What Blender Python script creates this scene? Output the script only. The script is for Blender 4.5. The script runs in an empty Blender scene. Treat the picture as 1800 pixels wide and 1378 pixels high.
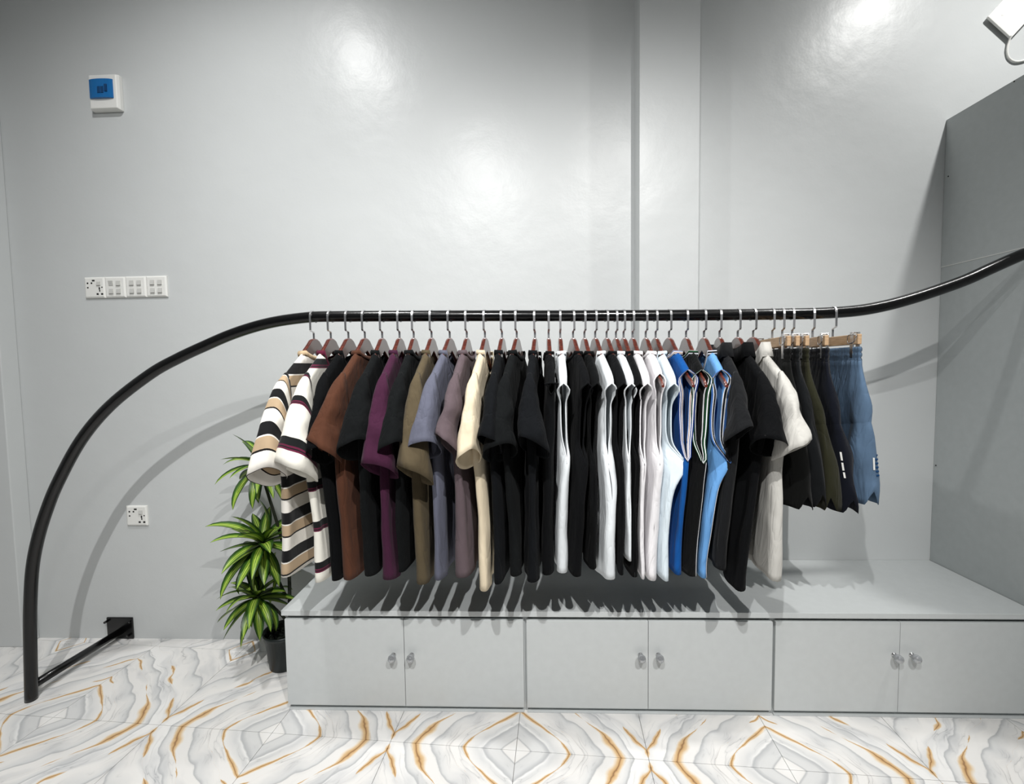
import bpy, bmesh, math, random
from mathutils import Vector, Matrix, noise
random.seed(7)
SC = bpy.context.scene
COL = SC.collection

# ------------------------------------------------------------------ camera
F, PITCH, YAW, ROLL, CH = 797.96, .0567, .0355, -.0144, 1.326     # focal in pixels of an 1800 wide frame
cy_, sy_, cp_, sp_ = math.cos(YAW), math.sin(YAW), math.cos(PITCH), math.sin(PITCH)
FWD = Vector((-sy_*cp_, cy_*cp_, -sp_)); R0 = Vector((cy_, sy_, 0)); U0 = R0.cross(FWD)
RIGHT = R0*math.cos(ROLL) + U0*math.sin(ROLL); UP = -R0*math.sin(ROLL) + U0*math.cos(ROLL)
CAMP = Vector((0, 0, CH))
cd = bpy.data.cameras.new('camera'); cam = bpy.data.objects.new('camera', cd); COL.objects.link(cam)
cd.sensor_width = 36; cd.lens = F/1800*36; cd.clip_start = .02
cam.matrix_world = Matrix(((RIGHT.x, UP.x, -FWD.x, 0), (RIGHT.y, UP.y, -FWD.y, 0), (RIGHT.z, UP.z, -FWD.z, CH), (0, 0, 0, 1)))
SC.camera = cam

def ray(x, y): return FWD + RIGHT*((x-900)/F) + UP*((689-y)/F)
def atY(x, y, Y): d = ray(x, y); return CAMP + d*(Y/d.y)
def atZ(x, y, z): d = ray(x, y); return CAMP + d*((z-CH)/d.z)

# ------------------------------------------------------------------ light
SC.view_settings.view_transform = 'Standard'; SC.view_settings.look = 'None'
SC.view_settings.exposure = 0.16; SC.view_settings.gamma = 1.0; SC.view_settings.use_curve_mapping = False
W = bpy.data.worlds.new('room_light'); SC.world = W; W.use_nodes = True
W.node_tree.nodes['Background'].inputs[0].default_value = (.86, .93, 1, 1)
W.node_tree.nodes['Background'].inputs[1].default_value = .085

def spot(loc, aim, watt, angle, blend, radius, col=(1, .97, .93)):
    l = bpy.data.lights.new('ceiling_spot', 'SPOT'); l.energy = watt; l.spot_size = math.radians(angle); l.spot_blend = blend
    l.shadow_soft_size = radius; l.color = col
    o = bpy.data.objects.new('ceiling_spot', l); COL.objects.link(o); o.location = loc
    o.rotation_euler = (Vector(aim)-Vector(loc)).to_track_quat('-Z', 'Y').to_euler()
    return o
spot((-.40, -.60, 3.25), (-.72, 1.8, .25), 225, 106, 1, .022, (1, .995, .985))      # lamp in front of the rack, left
spot((.92, -.75, 3.45), (.30, 2.05, .6), 275, 66, 1, .024, (1, .985, .965))         # lamp in front of the rack, right
spot((-1.15, .98, 3.5), (-1.15, 1.2, 0), 90, 160, 1, .05, (1, .995, .985))
spot((-1.05, .94, 3.5), (-1.0, 1.4, 0), 45, 90, 1, .04, (1, .995, .985))  # second, narrower beam added beside the lamp above to shape its light
spot((2.12, 1.23, 3.5), (2.1, 1.4, 0), 112, 158, 1, .05, (1, .99, .97))

# ------------------------------------------------------------------ measures
D = 2.120          # back wall
YC = 1.660         # front edge of the worktop
ZC = .4028         # worktop surface
XC = -.959         # left end of the worktop
XP = 1.847         # partition face
YR = atZ(55, 1230, 0).y + .0       # plane of the rail
ROD_R = .0205

# ------------------------------------------------------------------ materials
def s2l(c):
    c = c/255
    return c/12.92 if c <= .04045 else ((c+.055)/1.055)**2.4
def rgb(r, g, b): return (s2l(r), s2l(g), s2l(b), 1)
class NT:
    def __init__(s, name):
        s.m = bpy.data.materials.new(name); s.m.use_nodes = True; s.t = s.m.node_tree
        s.b = s.t.nodes['Principled BSDF']
    def n(s, typ, **kw):
        o = s.t.nodes.new(typ)
        for k, v in kw.items():
            if k.startswith('i_'):
                key = k[2:]; o.inputs[int(key) if key.isdigit() else key.replace('_', ' ')].default_value = v
            else: setattr(o, k, v)
        return o
    def l(s, a, b): s.t.links.new(a, b)
    def set(s, **kw):
        for k, v in kw.items(): s.b.inputs[k.replace('_', ' ')].default_value = v
        return s
    def math(s, op, a, b=None, c=None):
        o = s.n('ShaderNodeMath', operation=op)
        for i, v in enumerate((a, b, c)):
            if v is None: continue
            if isinstance(v, (int, float)): o.inputs[i].default_value = v
            else: s.l(v, o.inputs[i])
        return o.outputs[0]
    def noise(s, scale, detail=3, vec=None, rough=.5):
        o = s.n('ShaderNodeTexNoise'); o.inputs['Scale'].default_value = scale; o.inputs['Detail'].default_value = detail; o.inputs['Roughness'].default_value = rough
        if vec is not None: s.l(vec, o.inputs['Vector'])
        return o.outputs['Fac']
    def bump(s, h, strength, dist=.01):
        o = s.n('ShaderNodeBump'); o.inputs['Strength'].default_value = strength; o.inputs['Distance'].default_value = dist
        s.l(h, o.inputs['Height']); s.l(o.outputs[0], s.b.inputs['Normal'])
    def ramp(s, fac, stops, interp='LINEAR'):
        o = s.n('ShaderNodeValToRGB'); r = o.color_ramp; r.interpolation = interp
        while len(r.elements) < len(stops): r.elements.new(1)
        for e, (p, c) in zip(r.elements, stops): e.position = p; e.color = c
        s.l(fac, o.inputs[0]); return o.outputs[0]
    def mix(s, fac, a, b, blend='MIX'):
        o = s.n('ShaderNodeMix', data_type='RGBA', blend_type=blend)
        for i, v in ((0, fac), (6, a), (7, b)):
            if isinstance(v, (int, float, tuple)): o.inputs[i].default_value = v
            else: s.l(v, o.inputs[i])
        return o.outputs[2]

def plain(name, c, rough=.5, metal=0, bump=0, bscale=60, var=0, coat=0, spec=.5):
    t = NT(name); t.set(Base_Color=c, Roughness=rough, Metallic=metal, Coat_Weight=coat, Specular_IOR_Level=spec)
    t.b.inputs['Coat Roughness'].default_value = .08
    co = t.n('ShaderNodeTexCoord').outputs['Object']
    if var:
        f = t.noise(bscale*.15, 4, co); t.l(t.ramp(f, [(.3, tuple(x*(1-var) for x in c[:3])+(1,)), (.7, tuple(min(1, x*(1+var)) for x in c[:3])+(1,))]), t.b.inputs['Base Color'])
    if bump: t.bump(t.noise(bscale, 3, co), bump, .004)
    return t.m

def wall_paint(name, c):
    t = NT(name); co = t.n('ShaderNodeTexCoord').outputs['Object']
    f = t.noise(1.3, 5, co, .6)
    t.l(t.ramp(f, [(.3, tuple(x*.965 for x in c[:3])+(1,)), (.7, c)]), t.b.inputs['Base Color'])
    t.set(Specular_IOR_Level=.36)
    r = t.ramp(t.noise(3, 4, co), [(.3, (.32,)*3+(1,)), (.7, (.38,)*3+(1,))]); t.l(r, t.b.inputs['Roughness'])
    h = t.math('ADD', t.math('MULTIPLY', t.noise(4, 3, co), 1.0), t.math('MULTIPLY', t.noise(90, 2, co), .05))
    t.bump(h, .16, .03)
    return t.m
M_WALL = wall_paint('grey_satin_wall_paint', rgb(203, 206, 206))
M_CEIL = plain('white_ceiling_paint', rgb(225, 226, 226), .8)
M_LAM = plain('grey_laminate', rgb(198, 202, 202), .42, 0, .03, 220, .02)
M_LAMP = plain('grey_partition_board', rgb(172, 177, 177), .42, 0, .03, 220, .03)
M_DARKGAP = plain('dark_cabinet_inside', rgb(70, 72, 74), .7)
M_RAIL = plain('black_gloss_tube', rgb(8, 8, 9), .24, 0, .05, 120, 0, .15, .4)
M_CHROME = plain('polished_chrome', rgb(200, 200, 202), .16, 1)
M_STEEL = plain('hook_steel', rgb(225, 225, 226), .3, 1)
M_WOOD = NT('red_brown_varnished_wood')
co = M_WOOD.n('ShaderNodeTexCoord').outputs['Object']; mp = M_WOOD.n('ShaderNodeMapping', i_Scale=(20, 3, 30)); M_WOOD.l(co, mp.inputs[0])
M_WOOD.l(M_WOOD.ramp(M_WOOD.noise(4, 4, mp.outputs[0]), [(.3, rgb(58, 20, 14)), (.7, rgb(112, 46, 28))]), M_WOOD.b.inputs['Base Color'])
M_WOOD.set(Roughness=.3, Coat_Weight=.8); M_WOOD = M_WOOD.m
M_WFACE = plain('wood_face_painted_reflection', rgb(120, 106, 102), .3, 0, 0, 60, .05, .5)  # grey of the wall mirrored in the varnish, put into the base colour
t = NT('pale_bare_wood'); co = t.n('ShaderNodeTexCoord').outputs['Object']; mp = t.n('ShaderNodeMapping', i_Scale=(6, 6, 60)); t.l(co, mp.inputs[0])
t.l(t.ramp(t.noise(3, 4, mp.outputs[0]), [(.3, rgb(176, 142, 108)), (.7, rgb(206, 176, 140))]), t.b.inputs['Base Color']); t.set(Roughness=.5); M_PALE = t.m
M_WHITEP = plain('white_plastic', rgb(232, 232, 228), .35)
M_GREYP = plain('pale_grey_plastic', rgb(196, 196, 192), .4)
M_BLACK = plain('black_hole', rgb(12, 12, 12), .6)
M_BLUE = plain('translucent_blue_cover', rgb(14, 104, 170), .18, 0, 0, 60, 0, .4)
M_BLUED = plain('dark_blue_switches', rgb(10, 62, 108), .4)
M_POT = plain('dark_green_black_plastic', rgb(20, 30, 30), .45)
M_SOIL = plain('dark_moss', rgb(22, 30, 20), .9)
M_STEM = plain('dark_plant_stem', rgb(34, 38, 26), .8, 0, .3, 90, .2)
t = NT('clear_crystal'); t.set(Base_Color=(.62, .64, .66, 1), Roughness=.04, Transmission_Weight=.6, Metallic=.25, IOR=1.5); M_CRYS = t.m

def fabric(name, c, var=.07, stitch=False, rough=.92, sheen=.05, heather=0):
    t = NT(name); uv = t.n('ShaderNodeUVMap').outputs[0]
    co = t.n('ShaderNodeTexCoord').outputs['Object']
    f = t.noise(12, 4, co); dark = tuple(x*(1-var) for x in c[:3])+(1,); lite = tuple(min(1, x*(1+var)) for x in c[:3])+(1,)
    colr = t.ramp(f, [(.3, dark), (.7, lite)])
    if heather:
        h = t.noise(900, 2, co); colr = t.mix(t.math('MULTIPLY', h, heather), colr, tuple(min(1, x*1.7+.01) for x in c[:3])+(1,))
    t.l(colr, t.b.inputs['Base Color'])
    t.set(Roughness=rough, Sheen_Weight=sheen, Specular_IOR_Level=.12); t.b.inputs['Sheen Roughness'].default_value = .5
    mp = t.n('ShaderNodeMapping', i_Scale=(9, 9, 3)); t.l(co, mp.inputs[0])
    wr = t.n('ShaderNodeTexNoise'); t.l(mp.outputs[0], wr.inputs['Vector']); wr.inputs['Scale'].default_value = 1.5; wr.inputs['Detail'].default_value = 2; wr.inputs['Distortion'].default_value = 1.2
    crease = t.math('POWER', t.math('ABSOLUTE', t.math('SUBTRACT', wr.outputs['Fac'], .5)), .7)
    hh = t.math('ADD', t.math('ADD', t.noise(2.2, 3, mp.outputs[0]), t.math('MULTIPLY', crease, .9)), t.math('MULTIPLY', t.noise(500, 1, co), .04))
    t.bump(hh, .5, .014)
    return t.m
def stripes(name, period, stops):
    t = NT(name); uv = t.n('ShaderNodeUVMap').outputs[0]; sp = t.n('ShaderNodeSeparateXYZ'); t.l(uv, sp.inputs[0])
    fr = t.math('FRACT', t.math('DIVIDE', sp.outputs[1], period))
    colr = t.ramp(fr, stops, 'CONSTANT'); co = t.n('ShaderNodeTexCoord').outputs['Object']
    colr = t.mix(t.math('MULTIPLY', t.noise(14, 3, co), .12), colr, (.35, .33, .3, 1), 'MULTIPLY')
    t.l(colr, t.b.inputs['Base Color']); t.set(Roughness=.9, Sheen_Weight=.12, Specular_IOR_Level=.2)
    mp = t.n('ShaderNodeMapping', i_Scale=(9, 9, 3)); t.l(co, mp.inputs[0]); t.bump(t.noise(2.2, 3, mp.outputs[0]), .3, .012)
    return t.m
def stripes_u(name, stops):                  # across a ribbon
    t = NT(name); uv = t.n('ShaderNodeUVMap').outputs[0]; sp = t.n('ShaderNodeSeparateXYZ'); t.l(uv, sp.inputs[0])
    t.l(t.ramp(sp.outputs[0], stops, 'CONSTANT'), t.b.inputs['Base Color']); t.set(Roughness=.85, Specular_IOR_Level=.2); return t.m

# book-matched marble: colour follows the diagonal of each tile, tiles mirror each other
def marble():
    t = NT('bookmatched_marble'); uv = t.n('ShaderNodeUVMap').outputs[0]; sp = t.n('ShaderNodeSeparateXYZ'); t.l(uv, sp.inputs[0])
    u, v = sp.outputs[0], sp.outputs[1]; sm = t.math('ADD', u, v); df = t.math('SUBTRACT', u, v)
    n1 = t.math('SUBTRACT', t.noise(1.5, 2, uv), .5); n2 = t.math('SUBTRACT', t.noise(6, 3, uv), .5)
    edge = t.math('MULTIPLY', t.math('SUBTRACT', 2.0, sm), sm)                 # distortion dies out at the diamond corners
    bow = t.math('MULTIPLY', t.math('MULTIPLY', df, df), .10)
    c = t.math('ADD', t.math('ADD', sm, bow), t.math('MULTIPLY', edge, t.math('ADD', t.math('MULTIPLY', n1, .55), t.math('MULTIPLY', n2, .09))))
    c = t.math('MULTIPLY', c, .5)
    cv = t.n('ShaderNodeCombineXYZ'); t.l(c, cv.inputs[0]); t.l(df, cv.inputs[1]); cvec = cv.outputs[0]
    W0 = rgb(230, 228, 225); G1 = rgb(214, 214, 213); G2 = rgb(180, 181, 182); W1 = rgb(236, 235, 233); GD = rgb(200, 156, 92); GB = rgb(134, 92, 50)
    base = t.ramp(c, [(0, W1), (.05, W0), (.054, G2), (.062, G1), (.105, G1), (.13, G2), (.136, W1), (.15, G1), (.19, W0), (.30, W0), (.345, G1), (.36, G2), (.364, W0), (.46, W0), (.50, G1), (.515, G2), (.52, W1), (.66, W0), (.70, G1), (.715, G2), (.72, W0), (.84, W0), (.87, G1), (.885, G2), (.889, W1), (1, W1)])
    # fine grey veins that run with the bands, coming and going
    mp = t.n('ShaderNodeMapping'); mp.inputs['Scale'].default_value = (11, 1.1, 1); t.l(cvec, mp.inputs[0])
    w = t.n('ShaderNodeTexNoise'); t.l(mp.outputs[0], w.inputs['Vector']); w.inputs['Scale'].default_value = 1.2; w.inputs['Detail'].default_value = 3; w.inputs['Distortion'].default_value = .2
    vein = t.math('ABSOLUTE', t.math('SUBTRACT', w.outputs['Fac'], .5)); vm = t.ramp(vein, [(0, (1,)*4), (.007, (.3,)*3+(1,)), (.05, (0, 0, 0, 1))])
    msk = t.ramp(t.noise(3.4, 2, uv), [(.42, (0, 0, 0, 1)), (.62, (1,)*4)])
    base = t.mix(t.math('MULTIPLY', t.math('MULTIPLY', vm, msk), .75), base, rgb(132, 134, 137))
    mp2 = t.n('ShaderNodeMapping'); mp2.inputs['Scale'].default_value = (5, .7, 1); mp2.inputs['Location'].default_value = (3, 7, 0); t.l(cvec, mp2.inputs[0])
    cl = t.ramp(t.noise(1.6, 3, mp2.outputs[0]), [(.5, (0, 0, 0, 1)), (.72, (1,)*4)])
    base = t.mix(t.math('MULTIPLY', cl, .6), base, rgb(182, 184, 187))
    # gold veins: width breathes along the vein, some break off
    for pos, wd, sc, off, cut in ((.20, .015, 2.6, .0, .36), (.435, .024, 2.1, 3.7, .42), (.275, .020, 3.2, 8.1, .50), (.60, .024, 2.9, 5.5, .50), (.915, .010, 2.0, 1.3, .38)):
        av = t.n('ShaderNodeVectorMath', operation='ADD'); av.inputs[1].default_value = (off, off*.7, 0); t.l(uv, av.inputs[0])
        wn = t.math('MAXIMUM', t.math('MULTIPLY', t.math('SUBTRACT', t.noise(sc, 2, av.outputs[0]), cut), wd*7), .00015)
        dd = t.math('DIVIDE', t.math('ABSOLUTE', t.math('SUBTRACT', c, pos)), wn)
        m = t.ramp(dd, [(0, (.95,)*3+(1,)), (.5, (.8,)*3+(1,)), (1, (0, 0, 0, 1))])
        gc = t.ramp(dd, [(0, GB), (.18, GD), (1, rgb(232, 206, 158))])
        base = t.mix(m, base, gc)
    t.l(base, t.b.inputs['Base Color']); t.set(Roughness=.26, Specular_IOR_Level=.35)
    return t.m
M_MARBLE = marble()
M_GROUT = plain('grey_grout', rgb(150, 148, 144), .9)

t = NT('variegated_leaf'); uv = t.n('ShaderNodeUVMap').outputs[0]; sp = t.n('ShaderNodeSeparateXYZ'); t.l(uv, sp.inputs[0])
x = t.math('ABSOLUTE', t.math('SUBTRACT', sp.outputs[0], .5))
x = t.math('ADD', x, t.math('MULTIPLY', t.math('SUBTRACT', t.noise(5, 2, uv), .5), .06))
cc = t.ramp(x, [(0, rgb(92, 132, 40)), (.045, rgb(110, 146, 48)), (.06, rgb(196, 212, 104)), (.11, rgb(172, 196, 78)), (.16, rgb(84, 122, 36)), (.23, rgb(140, 172, 60)), (.28, rgb(56, 94, 28)), (.5, rgb(24, 50, 18))])
t.l(cc, t.b.inputs['Base Color']); t.set(Roughness=.38, Specular_IOR_Level=.4); M_LEAF = t.m

# ------------------------------------------------------------------ mesh helpers
def obj(name, bm, mat, parent=None, smooth=False, bevel=0, solid=0):
    me = bpy.data.meshes.new(name); bm.normal_update(); bm.to_mesh(me); bm.free()
    for m_ in (mat if isinstance(mat, (list, tuple)) else [mat]): me.materials.append(m_)
    o = bpy.data.objects.new(name, me); COL.objects.link(o)
    if parent is not None: o.parent = parent
    if smooth:
        for p in me.polygons: p.use_smooth = True
    if bevel:
        b = o.modifiers.new('bevel', 'BEVEL'); b.width = bevel; b.segments = 2; b.limit_method = 'ANGLE'; b.angle_limit = math.radians(40)
    if solid:
        s = o.modifiers.new('thickness', 'SOLIDIFY'); s.thickness = solid; s.offset = 0
    return o
def thing(name, label, cat, loc=(0, 0, 0), rot=(0, 0, 0), group=None):
    o = bpy.data.objects.new(name, None); COL.objects.link(o); o.location = loc; o.rotation_euler = rot; o.empty_display_size = .05
    return tag(o, label, cat, group)
def tag(o, label=None, cat=None, group=None, kind=None):
    if label: o['label'] = label
    if cat: o['category'] = cat
    if group: o['group'] = group
    if kind: o['kind'] = kind
    return o
def box(bm, x0, x1, y0, y1, z0, z1, mi=0):
    v = [bm.verts.new(p) for p in ((x0, y0, z0), (x1, y0, z0), (x1, y1, z0), (x0, y1, z0), (x0, y0, z1), (x1, y0, z1), (x1, y1, z1), (x0, y1, z1))]
    for f in ((0, 3, 2, 1), (4, 5, 6, 7), (0, 1, 5, 4), (1, 2, 6, 5), (2, 3, 7, 6), (3, 0, 4, 7)):
        bm.faces.new([v[i] for i in f]).material_index = mi
    return bm
def B(*a): return box(bmesh.new(), *a)
def loft(bm, rings, closed=True, cap0=False, cap1=False, uvs=None, mi=0):
    vr = [[bm.verts.new(p) for p in r] for r in rings]; n = len(rings[0]); ul = bm.loops.layers.uv.verify() if uvs else None
    for i in range(len(vr)-1):
        for j in range(n if closed else n-1):
            k = (j+1) % n
            f = bm.faces.new((vr[i][j], vr[i][k], vr[i+1][k], vr[i+1][j])); f.smooth = True; f.material_index = mi
            if uvs:
                kk = j+1
                for lp, (a, b) in zip(f.loops, ((i, j), (i, kk), (i+1, kk), (i+1, j))): lp[ul].uv = uvs(a, b)
    if cap0: bm.faces.new(list(reversed(vr[0])))
    if cap1: bm.faces.new(vr[-1])
    return vr
def tube(bm, pts, r, n=12, cap=True, flat=None):
    """swept tube along pts; flat=(w, t) gives a strap instead of a round bar"""
    pts = [Vector(p) for p in pts]; rings = []; prev = None
    for i, p in enumerate(pts):
        d = (pts[min(i+1, len(pts)-1)]-pts[max(i-1, 0)]).normalized()
        if prev is None:
            a = Vector((1, 0, 0)) if abs(d.x) < .8 else Vector((0, 0, 1))
            a = (a - d*a.dot(d)).normalized()
        else: a = (prev - d*prev.dot(d)).normalized()
        prev = a; b = d.cross(a); rr = r[i] if isinstance(r, (list, tuple)) else r
        if flat: rings.append([p + a*sx*flat[0]/2 + b*sy*flat[1]/2 for sx, sy in ((-1, -1), (1, -1), (1, 1), (-1, 1))])
        else: rings.append([p + a*math.cos(2*math.pi*k/n)*rr + b*math.sin(2*math.pi*k/n)*rr for k in range(n)])
    vr = loft(bm, rings, True, cap, cap)
    if flat:
        for f in bm.faces: f.smooth = False
    return bm
def catmull(P, sub=8):
    P = [Vector(p) for p in P]; out = []
    for i in range(len(P)-1):
        a = P[max(i-1, 0)]; b = P[i]; c = P[i+1]; d = P[min(i+2, len(P)-1)]
        for k in range(sub):
            s = k/sub; out.append(.5*((2*b)+(-a+c)*s+(2*a-5*b+4*c-d)*s*s+(-a+3*b-3*c+d)*s**3))
    out.append(P[-1]); return out
def lathe(bm, prof, c=(0, 0, 0), n=24, axis='z'):
    rings = []
    for r, z in prof:
        ring = []
        for k in range(n):
            a = 2*math.pi*k/n
            q = (r*math.cos(a), r*math.sin(a), z) if axis == 'z' else (r*math.cos(a), -z, r*math.sin(a))
            ring.append(Vector(c)+Vector(q))
        rings.append(ring)
    loft(bm, rings, True, True, True); return bm
def smooth01(x): x = max(0, min(1, x)); return x*x*(3-2*x)
def interp(x, tab):
    if x <= tab[0][0]: return tab[0][1]
    for (a, va), (b, vb) in zip(tab, tab[1:]):
        if x <= b: return va + (vb-va)*smooth01((x-a)/(b-a))
    return tab[-1][1]

# ------------------------------------------------------------------ the room
XL = atY(38, 700, D).x                                  # left pilaster inner corner
def depth_at(x, y, X):                                  # Y of the point seen at (x, y) that lies in the plane X
    d = ray(x, y); return d.y*(X/d.x)
wall = obj('wall_back', B(-3.4, 3.6, D, D+.12, 0, 3.6), M_WALL); tag(wall, kind='structure')
YPL = depth_at(6, 700, XL)
o = obj('trim_1', B(-3.4, XL, YPL, D, 0, 3.6), M_WALL, bevel=.004); tag(o, 'grey painted pilaster at the left edge', kind='structure')
XPI = atY(1115, 300, D).x; YPI = depth_at(1124.3, 300, XPI); XPI2 = atY(1229, 270, YPI).x
o = obj('trim_2', B(XPI, XPI2, YPI, D, 0, 3.6), M_WALL); tag(o, 'shallow grey painted wall pillar behind the rail', kind='structure')
o = obj('ceiling', B(-3.4, 3.6, -3.2, D+.12, 3.6, 3.7), M_CEIL); tag(o, kind='structure')
o = obj('wall_right', B(3.6, 3.7, -3.2, D+.12, 0, 3.7), M_WALL); tag(o, kind='structure')
o = obj('wall_left', B(-3.5, -3.4, -3.2, D+.12, 0, 3.7), M_WALL); tag(o, kind='structure')

# floor of square marble tiles, each a piece of its own
floor = obj('floor', B(-3.4, 3.6, -3.2, D+.1, -.06, -.0045), M_GROUT); tag(floor, 'white book-matched marble tile floor with gold veins', kind='structure')
TS, TH, TX, TY = .448, -.0656, -.504, 1.525
ux = Vector((math.cos(TH), math.sin(TH), 0)); uy = Vector((-math.sin(TH), math.cos(TH), 0))
tile_mesh = {}
def tile_me(fx, fy):
    bm = bmesh.new(); g = .0009; box(bm, g, TS-g, g, TS-g, -.0045, 0)
    ul = bm.loops.layers.uv.verify()
    for f in bm.faces:
        for lp in f.loops:
            a, b = lp.vert.co.x/TS, lp.vert.co.y/TS
            lp[ul].uv = (1-a if fx else a, 1-b if fy else b)
    me = bpy.data.meshes.new('tile'); bm.to_mesh(me); bm.free(); me.materials.append(M_MARBLE); return me
for fx in (0, 1):
    for fy in (0, 1): tile_mesh[fx, fy] = tile_me(fx, fy)
for j in range(-4, 2):
    for i in range(-7, 8):
        # diamond corner A sits on nodes (odd, even)
        fx = 0 if i % 2 else 1; fy = 0 if j % 2 == 0 else 1
        p = Vector((TX, TY, 0)) + ux*TS*i + uy*TS*j
        if (p+uy*TS*.5).y > D+.25: continue
        o = bpy.data.objects.new('tile', tile_mesh[fx, fy]); COL.objects.link(o); o.location = p; o.rotation_euler = (0, 0, TH); o.parent = floor
        o.matrix_parent_inverse = Matrix.Identity(4)

# ------------------------------------------------------------------ tall partition on the right
PT = atY(1665.5, 211, D).z
zs = atY(1654, 470, D).z
part = thing('partition_panel', 'tall dark grey board partition standing at the right end of the worktop', 'partition', (XP, D-.3, ZC))
def rel(o, par): o.matrix_parent_inverse = par.matrix_basis.inverted(); return o
YPF = 1.42
rel(obj('upper_board', B(XP, XP+.02, YPF, D-.001, zs+.001, PT), M_LAMP, part, bevel=.001), part)
rel(obj('lower_board', B(XP+.0015, XP+.02, YPF, D-.001, 0, zs-.001), M_LAMP, part, bevel=.001), part)
rel(obj('joint_light_strip', B(XP-.0004, XP+.02, YPF, D-.002, zs-.0012, zs+.0012), M_WHITEP, part), part)  # white strip stands in for light showing through the gap between boards
for x, y in ((1667, 310), (1783, 143), (1645, 818)):
    p = CAMP + ray(x, y)*(XP/ray(x, y).x)
    rel(obj('screw_head', lathe(bmesh.new(), [(.0025, -.0015), (.003, .0)], (0, 0, 0), 10), M_BLACK, part), part).matrix_basis = Matrix.Translation(p) @ Matrix.Rotation(math.pi/2, 4, 'Y')

# ------------------------------------------------------------------ low cabinets and worktop
wt = obj('worktop', B(XC, XP-.001, YC, D-.001, ZC-.021, ZC), M_LAM, bevel=.0015)
tag(wt, 'long grey laminate worktop over the low cabinets', 'worktop')
YD = YC+.004                                          # door faces
DT = atY(700, 1089.5, YD).z; DB = atY(700, 1241, YD).z
def dx(x, y=1160): return atY(x, y, YD).x
edges = [(dx(503), dx(920.5)), (dx(926), dx(1357.5)), (dx(1362.5), XP-.004)]
splits = [dx(711), dx(1139.5), dx(1581)]
knobs = [(692, 724), (1125.5, 1157), (1571, 1602)]
names = ['grey two-door cabinet beside the potted plant', 'grey two-door cabinet in the middle of the low row', 'grey two-door cabinet at the right, against the partition']
def door(bx0, bx1, kpx, par):
    d = rel(obj('door', B(bx0, bx1, YD, YD+.016, DB, DT), M_LAM, par, bevel=.0012), par)
    k = atY(kpx, 1151, YD); k.y = YD
    def sub(o): o.parent = d; o.location = k; return o
    sub(obj('knob_base', lathe(bmesh.new(), [(.0095, -.001), (.0095, .0015), (.0055, .004), (.0060, .008), (.0095, .011), (.0105, .0125)], (0, 0, 0), 20, 'y'), M_CHROME, smooth=True))
    pr = [(.0001, .0095)]+[(.0155*math.sin(a), .0235-.0155*math.cos(a)) for a in [math.pi*(i+1)/10 for i in range(1, 9)]]+[(.0001, .0392)]
    sub(obj('knob_crystal', lathe(bmesh.new(), pr, (0, 0, 0), 10, 'y'), M_CRYS))
for i in range(3):
    x0, x1 = edges[i]; c = thing('cabinet', names[i], 'cabinet', ((x0+x1)/2, D-.2, 0), group='low cabinets under the worktop')
    bm = bmesh.new(); th = .006; bt = ZC-.022
    gl = (x0-edges[i-1][1])/2-.0004 if i else 0; gr = (edges[i+1][0]-x1)/2-.0004 if i < 2 else 0
    box(bm, x0-gl, x0+th, YD+.018, D-.002, 0, bt); box(bm, x1-th, x1+gr, YD+.018, D-.002, 0, bt); box(bm, x0+th, x1-th, D-.012, D-.002, 0, bt)
    box(bm, x0+th, x1-th, YD+.02, D-.012, DB-.002, DB+.004); box(bm, x0+th, x1-th, YD+.02, D-.012, bt-.015, bt)
    rel(obj('carcass', bm, M_LAM, c), c)
    rel(obj('kick_board', B(x0+.001, x1-.001, YD+.0165, YD+.0175, .0, DB+.004), M_LAM, c), c)
    rel(obj('bottom_rail', B(x0+.001, x1-.001, YD+.003, YD+.0175, 0.0, .0065), M_LAM, c, bevel=.001), c)
    door(x0, splits[i]-.0008, knobs[i][0], c); door(splits[i]+.0008, x1, knobs[i][1], c)

# ------------------------------------------------------------------ clothes rail
rail = thing('clothes_rail', 'curved black steel clothes rail arching over the low cabinets', 'clothes rail', atZ(55, 1230, 0))
ctr = [(55, 1228), (54, 1170), (53, 1110), (53.5, 1060), (57, 1000), (66, 950), (81, 900), (102, 848), (143, 773), (195, 712), (265, 657), (315, 629), (360, 608), (404, 589), (449, 574), (493, 564), (545, 557.5), (585, 556.3), (700, 555.5), (850, 555), (1000, 555), (1200, 554), (1378, 552), (1455, 550), (1511, 545.5), (1557, 537), (1600, 525.5), (1654, 508), (1700, 491), (1745, 470.5), (1800, 446.5)]
cw = [atY(x, y, YR) for x, y in ctr]; cw[0].z = 0
cw.append(Vector((XP-.0005, YR, cw[-1].z+.022)))
RAILP = catmull(cw, 6)
rel(obj('rail_tube', tube(bmesh.new(), RAILP, ROD_R, 20), M_RAIL, rail, True), rail)
def rod_z(X):
    best = min((p for p in RAILP if p.z > 1.2), key=lambda p: abs(p.x-X)); return best.z
pl = [atY(x, y, D) for x, y in ((189, 1084), (237, 1121))]
rel(obj('wall_plate', B(pl[0].x, pl[1].x, D-.008, D-.0005, max(pl[1].z, .004), pl[0].z), M_RAIL, rail, bevel=.003), rail)
b0 = atY(60, 1205, YR); b1 = atY(212, 1112, D-.006)
b0 = Vector((cw[0].x, YR, .055)); b1.z = max(b1.z, .04)
rel(obj('brace_bar', tube(bmesh.new(), [b0, b0.lerp(b1, .5), b1], .0165, 16), M_RAIL, rail, True), rail)
for x, y in ((191, 1090), (232, 1091), (229, 1115)):
    p = atY(x, y, D)
    rel(obj('plate_bolt', tube(bmesh.new(), [(p.x, D-.007, p.z), (p.x, D-.024, p.z)], .0055, 6), M_RAIL, rail), rail)
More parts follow.
